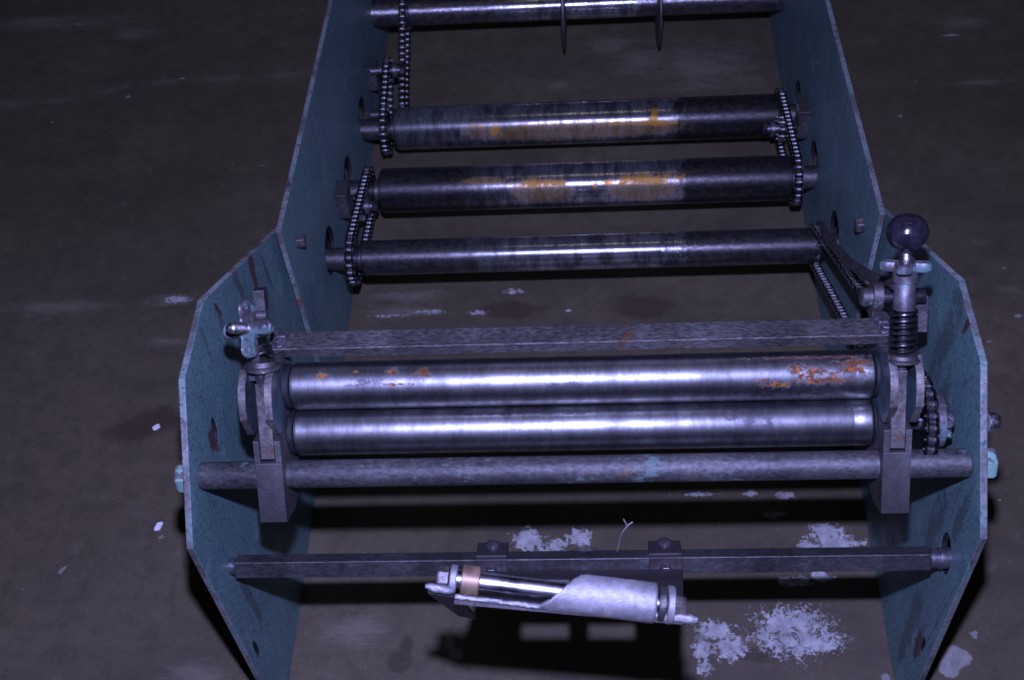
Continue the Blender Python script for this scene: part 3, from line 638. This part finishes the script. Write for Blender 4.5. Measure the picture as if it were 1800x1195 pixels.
for px in (990, 1159):
    x = xat(px, 20, R0, r0); rr = .088
    m = MB(); m.lathe((x - .0045, R0[0], R0[1]), (1, 0, 0), [(0, rr - .016), (.003, rr), (.006, rr), (.009, rr - .016)], 56)
    m.build('guide_disc', M['forged'], f0, (x, R0[0], R0[1]))

# ------------------------------------------------------------------ sprockets and chains
PITCH_ = .0127
def sprocket(x, c, N, parent, th=.0065, hub=.02, hublen=.012, hs=1):
    rp = PITCH_ / (2 * math.sin(math.pi / N)); poly = []
    for i in range(N):
        a = 2 * math.pi * i / N
        for da, rr in ((0, rp - .0040), (.22, rp - .0024), (.40, rp + .0028), (.60, rp + .0028), (.78, rp - .0024)):
            b = a + da * 2 * math.pi / N; poly.append((rr * math.cos(b), rr * math.sin(b)))
    m = MB(); m.prism(poly, x - th / 2, x + th / 2, lambda xx, p, q: V((xx, c[0] + p, c[1] + q)))
    m.cyl((x - hublen * (hs < 0 or hs == 2), c[0], c[1]), (x + hublen * (hs > 0), c[0], c[1]), hub, 24)
    m.build('sprocket', M['black'], parent, (x, c[0], c[1]), .0)
    return rp
def belt(c1, ra, c2, rb):
    c1, c2 = V(c1).to_2d() if False else V((c1[0], c1[1])), V((c2[0], c2[1])); d = c2 - c1; L = d.length; th = math.atan2(d.y, d.x)
    g = math.acos((ra - rb) / L); pts = []
    a0, a1 = th + g, th + 2 * math.pi - g
    n = 60
    for i in range(n + 1): a = a0 + (a1 - a0) * i / n; pts.append(c1 + V((math.cos(a), math.sin(a))) * ra)
    b0, b1 = th - g, th + g
    for i in range(n + 1): a = b0 + (b1 - b0) * i / n; pts.append(c2 + V((math.cos(a), math.sin(a))) * rb)
    pts.append(pts[0]); return pts
_roller = None
def chain(x, c1, ra, c2, rb, hide=None):
    global _roller
    pts = belt(c1, ra, c2, rb); ls = [0]
    for p, q in zip(pts, pts[1:]): ls.append(ls[-1] + (q - p).length)
    n = round(ls[-1] / PITCH_); n -= n % 2; step = ls[-1] / n; pos = []; j = 0
    for i in range(n):
        s = i * step
        while ls[j + 1] < s: j += 1
        t = (s - ls[j]) / max(ls[j + 1] - ls[j], 1e-9); pos.append(pts[j].lerp(pts[j + 1], t))
    m = MB()
    for i in range(n):
        p, q = pos[i], pos[(i + 1) % n]; d = (q - p).normalized(); nn = V((-d.y, d.x)); off = .0046 if i % 2 else .0062
        ends = [p - d * .0042, p - d * .003 + nn * .0046, p + d * .003 + nn * .0046, (p + q) / 2 + nn * .0034, q - d * .003 + nn * .0046, q + d * .003 + nn * .0046, q + d * .0042,
                q + d * .003 - nn * .0046, q - d * .003 - nn * .0046, (p + q) / 2 - nn * .0034, p + d * .003 - nn * .0046, p - d * .003 - nn * .0046]
        for sg in (-1, 1):
            xo = x + sg * off; m.prism([(e.x, e.y) for e in ends], xo - .0007, xo + .0007, lambda xx, a, b: V((xx, a, b)))
    if hide:      # the stretch that runs out of sight under the cross bar stays one piece
        for p in pos:
            if hide[0] < p.x < hide[1]: m.cyl((x - .0039, p.x, p.y), (x + .0039, p.x, p.y), .0041, 8)
        pos = [p for p in pos if not hide[0] < p.x < hide[1]]
    o = m.build('chain', M['plate2'], mac, (x, (c1[0] + c2[0]) / 2, (c1[1] + c2[1]) / 2))
    if _roller is None:
        mm = MB(); mm.lathe((-.0039, 0, 0), (1, 0, 0), [(0, .0036), (.0005, .0041), (.0073, .0041), (.0078, .0036)], 12); mm.cyl((-.0078, 0, 0), (.0078, 0, 0), .0018, 8)
        tmp = mm.build('chain_roller', M['chain'], o); _roller = tmp.data; first = tmp
    else: first = None
    for i, p in enumerate(pos):
        if first is not None and i == 0: r = first
        else: r = bpy.data.objects.new('chain_roller', _roller); COL.objects.link(r); r.parent = o
        r.location = V((x, p.x, p.y)) - WO[o.name]
    return o
XL, XR, XD = -.376, .372, .3755
XA = -.341
_ip = by(691, 124, 1.22); ra = sprocket(-.360, R1, 22, f1); chain(-.360, R1, ra, (_ip.y, _ip.z), PITCH_ / (2 * math.sin(math.pi / 10)))
rb = sprocket(-.368, R3, 20, f3); rc = sprocket(-.368, R2, 19, f2); chain(-.368, R3, rb, R2, rc)
chain(XA, (1.205, .052), sprocket(XA, (1.205, .052), 11, mac, hub=.012), R0, sprocket(XA, R0, 17, f0, hub=.0285))
MB().cyl((-B_, 1.205, .052), (XA + .012, 1.205, .052), .008, 16).build('idler_pin', M['bar'], mac, (-B_, 1.205, .052))
rd = sprocket(XR, R2, 22, f2); re_ = sprocket(XR, R1, 22, f1); chain(XR, R2, rd, R1, re_)
rf = sprocket(XD, R3, 15, f3); rg = sprocket(XD, fr2, 21, pr2, hub=.024, hublen=.014, hs=1)
chain(XD, R3, rf, fr2, rg, hide=(.16, .43))
# stub shaft with hub disc and set screws on the lower pinch roll
m = MB(); c = V((0, *fr2)); m.cyl((FX1, *fr2), (.408, *fr2), .0105, 24, .001); m.build('journal', M['bolt'], pr2, (.40, *fr2))
m = MB(); m.lathe((XD + .009, *fr2), (1, 0, 0), [(0, .028), (.001, .030), (.010, .030), (.011, .028)], 36); m.build('hub', M['wheel'], pr2, (XD + .015, *fr2))
for an, xx in ((70, .398), (140, .399), (200, .401)):
    d = V((0, math.cos(R_(an)), math.sin(R_(an)))); p = V((xx, *fr2)) + d * .009
    MB().cyl(p, p + d * .012, .0048, 14, .0008).build('set_screw', M['forged'], pr2, p)

# idlers on their blocks
def idler(px, py, y, bpx, bpy_, sg, N=11, tall=.026, ring=True, xs=None):
    p = by(px, py, y); c = (p.y, p.z)
    if xs is not None: p.x = xs
    q = bx(bpx, bpy_, sg * (B_ - .010))
    o = MB().box(q, (.0098, 0, 0), (0, .020, 0), (0, 0, tall)).build('idler_block', M['forged'], mac, q, .0012)
    m = MB(); m.cyl((sg * (B_ - .012), *c), (p.x - sg * .030, *c), .0075, 18); m.cyl((p.x - sg * .010, *c), (p.x - sg * .019, *c), .0145, 24, .001); m.build('pin', M['bolt'], o, p)
    hexbolt('nut', V((p.x - sg * .024, *c)), (-sg, 0, 0), .0115, .009, M['black'], o, 0, .3)
    rp = PITCH_ / (2 * math.sin(math.pi / N)); sprocket(p.x, c, N, o, hub=.012, hublen=.008)
    for i in range(N if ring else 0):
        a = 2 * math.pi * i / N; r = bpy.data.objects.new('chain_roller', _roller); COL.objects.link(r); r.parent = o
        r.location = V((p.x, c[0] + rp * math.cos(a), c[1] + rp * math.sin(a))) - WO[o.name]
    return o
idler(632, 363, .86, 604, 350, -1)
idler(691, 124, 1.22, 655, 130, -1, 10, .026, False, -.360)
idler(1372, 226, 1.03, 1411, 208, 1, 10, .03)

# ------------------------------------------------------------------ braided hose to the right screw
hp = [(1441, 394), (1452, 413), (1471, 439), (1496, 464), (1525, 483), (1555, 495), (1580, 499)]
s0 = (bx(1441, 392, .392) - CAM).dot(FWD); s1 = (T(sxr, .150, sv + .012) - CAM).dot(FWD)
ctrl = [bd(px, py, s0 + (s1 - s0) * i / (len(hp) - 1)) for i, (px, py) in enumerate(hp)]
def catmull(P, n):
    P = [P[0] * 2 - P[1]] + P + [P[-1] * 2 - P[-2]]; out = []
    for i in range(1, len(P) - 2):
        for k in range(n):
            t = k / n; a, b, c, d = P[i - 1:i + 3]
            out.append(.5 * ((2 * b) + (c - a) * t + (2 * a - 5 * b + 4 * c - d) * t * t + (3 * b - a - 3 * c + d) * t ** 3))
    return out + [P[-2]]
hpth = catmull(ctrl, 76); rad = [.0070 if (i // 2) % 2 else .0056 for i in range(len(hpth))]
MB().tube(hpth, rad, 14).build('braided_hose', M['hose'], mac, hpth[0])

# ------------------------------------------------------------------ guide on the square bar
cbar = V((0, BAR[0], BAR[1]))
def barpt(px, py): return by(px, py, BAR[0] - .012)
DG = 1.17
nA, nB = bd(748, 1032, DG), bd(1224, 1089, DG)
xl0, xl1 = by(838, 990, BAR[0]).x, by(1198, 990, BAR[0]).x
gx = (nB - nA).normalized()
gy = ((nA + nB) / 2 - (cbar + V(((xl0 + xl1) / 2, 0, 0)) + bu * .012)); gl = gy.length
gz = gx.cross(gy).normalized()
if gz.dot(UP) < 0: gz = -gz
# frame plate: built between the bar and the near edge, with two windows
barA = cbar + V((xl0, 0, 0)) - bv * (hs + .004) - bu * .006; barB = cbar + V((xl1, 0, 0)) - bv * (hs + .004) - bu * .006
nAi, nBi = bd(800, 1054, DG), bd(1200, 1090, DG)
def gp(s, t): return (barA.lerp(barB, s)).lerp(nAi.lerp(nBi, s), t)
def lit(px, py):
    """where the flash ray that lights this floor pixel goes through the plate"""
    q = bz(px, py, 0); d = (q - FLASH).normalized(); best = (9, 0, 0); s0, s1, t0, t1 = 0, 1, 0, 1
    for _ in range(4):
        for i in range(21):
            for j in range(21):
                a_, b_ = s0 + (s1 - s0) * i / 20, t0 + (t1 - t0) * j / 20; w = gp(a_, b_) - FLASH; e = (w - d * w.dot(d)).length
                if e < best[0]: best = (e, a_, b_)
        ds, dt = (s1 - s0) / 8, (t1 - t0) / 8; s0, s1, t0, t1 = best[1] - ds, best[1] + ds, best[2] - dt, best[2] + dt
    return best[1], best[2]
wins = [[lit(px, py) for px, py in ((x0_, 1092), (x1_, 1092), (x1_, 1126), (x0_, 1126))] for x0_, x1_ in ((917, 1000), (1035, 1116))]
tk = gz * .0038
b_m = bmesh.new(); eds = []
for loop in [[(0, 0), (1, 0), (1, 1), (0, 1)]] + wins:
    vv = [b_m.verts.new((p[0], p[1], 0)) for p in loop]; eds += [b_m.edges.new((vv[i], vv[(i + 1) % 4])) for i in range(4)]
bmesh.ops.triangle_fill(b_m, use_beauty=True, edges=eds); b_m.verts.index_update()
st_ = [(v.co.x, v.co.y) for v in b_m.verts]; tf = [tuple(v.index for v in f.verts) for f in b_m.faces]; te = [(e.verts[0].index, e.verts[1].index) for e in eds]; b_m.free()
n_ = len(st_); m = MB()
m.add([gp(*p) - tk for p in st_] + [gp(*p) + tk for p in st_], tf + [tuple(i + n_ for i in f)[::-1] for f in tf] + [(a_, b_, b_ + n_, a_ + n_) for a_, b_ in te])
gd = m.build('guide_plate', M['lplate'], mac, gp(.5, .5)); gd['label'] = 'bolted guide plate carrying a bright rod in a torch cut saddle'
# torch-cut bright lip along the near edge
def lip(name, px0, px1, th, dep, par, jag=.0012, n=26):
    pts = []; rad = []
    p0, p1 = bd(*px0, dep), bd(*px1, dep)
    for i in range(n + 1):
        t = i / n; pts.append(p0.lerp(p1, t) + UP * random.uniform(-jag, jag) * .6)
        rad.append(th * (1 + random.uniform(-.16, .16)) * (min(1, .55 + 3 * t, .55 + 3 * (1 - t))))
    return MB().tube(pts, rad, 10).build(name, M['zinc'], par, p0)
lip('cut_lip', (748, 1029), (800, 1038), .0040, DG, gd, n=10)
lip('cut_lip', (1150, 1080), (1226, 1089), .0044, DG, gd, n=12)
# saddle: rough sheet rolled round the rod, cut away slantwise towards the left
axA, axB = bd(792, 1016, DG + .006), bd(1182, 1063, DG + .006)
ax = (axB - axA).normalized(); side = (-FWD - ax * (-FWD).dot(ax)).normalized(); upn = ax.cross(side).normalized()
if upn.dot(UP) < 0: upn = -upn
Lr = (axB - axA).length; RS = .0168
vs = []; fs = []; NX, NA = 60, 20
for i in range(NX + 1):
    t = i / NX; s = .03 + .89 * t
    lo = -100.; hi = -56 + 176 * min(1, max(0, (s - .40) / .23))
    for j in range(NA + 1):
        a = R_(lo + (hi - lo) * j / NA); jj = random.uniform(-.0009, .0009) if j == NA else random.uniform(-.0002, .0002)
        rr = RS + jj + (.004 * (1 - min(1, s / .5)) if j < NA / 2 else 0)
        vs.append(axA + ax * (s * Lr) + (side * math.cos(a) + upn * math.sin(a)) * rr)
for i in range(NX):
    for j in range(NA):
        k = i * (NA + 1) + j; fs.append((k, k + 1, k + NA + 2, k + NA + 1))
sd = MB().add(vs, fs).build('saddle', M['zinc'], gd, axA, sharp=60, normals=False)
so_ = sd.modifiers.new('thickness', 'SOLIDIFY'); so_.thickness = .0042; so_.offset = 0
MB().cyl(axA + ax * .004, axB - ax * .004, .0092, 40).build('rod', M['rod'], gd, axA)
MB().lathe(axA + ax * .010, ax, [(0, .0125), (.001, .0142), (.0165, .0142), (.0175, .0125)], 40).build('collar', M['copper'], gd, axA)
MB().lathe(axB - ax * .014, ax, [(0, .0155), (.0015, .0165), (.006, .0165), (.007, .0150)], 40).build('washer', M['bar'], gd, axB)
MB().lathe(axB - ax * .006, ax, [(0, .0165), (.001, .0178), (.006, .0178), (.007, .0165)], 40).build('washer', M['zinc'], gd, axB)
MB().lathe(axA - ax * .001, ax, [(0, .0115), (.001, .0130), (.006, .0130), (.007, .012)], 40).build('washer', M['zinc'], gd, axA)
hexbolt('bolt', axA - ax * .002, -ax, .0105, .011, M['wornblock'], gd, 0, .3)
hexbolt('bolt', axB + ax * .001, ax, .0105, .011, M['wornblock'], gd, 0, .3)
# gusset under the left tab
g0, g1, g2, g3 = bd(752, 1036, DG + .004), bd(806, 1044, DG + .004), bd(838, 1082, DG + .10), bd(806, 1076, DG + .09)
m = MB(); q = [g0, g1, g2, g3]; off = RIGHT * .002 + UP * .003
m.add([p for p in q] + [p - UP * .004 + FWD * .002 for p in q], [(0, 1, 2, 3), (7, 6, 5, 4), (0, 4, 5, 1), (1, 5, 6, 2), (2, 6, 7, 3), (3, 7, 4, 0)]); m.build('gusset', M['lplate'], gd, g0)
# clamp straps over the bar
for px0, px1, long in ((838, 893, .016), (1140, 1198, .05)):
    xa, xb = by(px0, 985, BAR[0]).x, by(px1, 985, BAR[0]).x; xc = (xa + xb) / 2; hw = (xb - xa) / 2
    m = MB()
    m.box(cbar + V((xc, 0, 0)) + bu * (hs + .0035) + bv * .004, V((hw, 0, 0)), bu * .003, bv * .0165)
    m.box(cbar + V((xc, 0, 0)) - bv * (hs + .0034) + bu * (.0062 - long * .3), V((hw - .0002, 0, 0)), bu * (.008 + long * .3), bv * .003)
    o = m.build('clamp_strap', M['lplate'], mac, cbar + V((xc, 0, 0)), .001)
    p = cbar + V((xc, 0, 0)) + bu * (hs + .0065) + bv * .011
    MB().lathe(p, bu, [(0, .0085), (.003, .0085), (.0055, .006), (.0065, .002)], 20).build('bolt', M['bolt'], o, p)
    p = cbar + V((xc, 0, 0)) - bv * (hs + .0064) - bu * .001
    hexbolt('bolt', p, -bv, .0075, .008, M['bolt'], o, 0, .2)
# a rounded lug standing up behind the bar, and a stray bit of wire
q = by(1030, 975, BAR[0] + .014); m = MB()
m.prism([(.021 * math.cos(a), .0125 * math.sin(a)) for a in [math.pi * i / 18 for i in range(19)]], -.0035, .0035, lambda xx, a, b: V((q.x + a, q.y + xx, q.z + b)))
m.build('lug', M['wornblock'], mac, q, .0008)
w0 = by(1085, 968, BAR[0] + .004)
wp = [w0, bd(1092, 940, (w0 - CAM).dot(FWD) - .02), bd(1103, 924, (w0 - CAM).dot(FWD) - .03), bd(1112, 917, (w0 - CAM).dot(FWD) - .03)]
m = MB(); m.tube(catmull(wp, 6), .0009, 6); m.tube([wp[2], bd(1096, 912, (w0 - CAM).dot(FWD) - .035)], .0009, 6); m.build('wire', M['straw'], mac, w0)

# ------------------------------------------------------------------ scraps lying on the floor
def scrap(px, py, w, d, rot, label, mat, name='paper_scrap', cat='scrap'):
    p = bz(px, py, 0); m = MB(); poly = [(-w, -d * .7), (-w * .3, -d), (w, -d * .6), (w * .9, d * .8), (w * .1, d), (-w * .95, d * .5)]
    c, s = math.cos(rot), math.sin(rot); n = len(poly)
    P = [(a * c - b * s, a * s + b * c) for a, b in poly]; hz = [.0006, .0012, .0022, .0014, .0006, .0016]
    m.add([(p.x + a, p.y + b, .0004 + h) for (a, b), h in zip(P, hz)] + [(p.x + a, p.y + b, .0001) for a, b in P], [tuple(range(n)), tuple(range(n, 2 * n))[::-1]] + [(i, i + n, (i + 1) % n + n, (i + 1) % n) for i in range(n)])
    o = m.build(name, mat, None, (p.x, p.y, 0)); tag(o, label, cat); return o
scrap(275, 751, .0062, .0052, .5, 'tiny white paper scrap on a dark floor stain beside the left side plate', M['white'])
scrap(279, 925, .005, .009, -.3, 'small white paint flake on bare floor beside the left side plate', M['white'], 'paint_flake', 'flake')
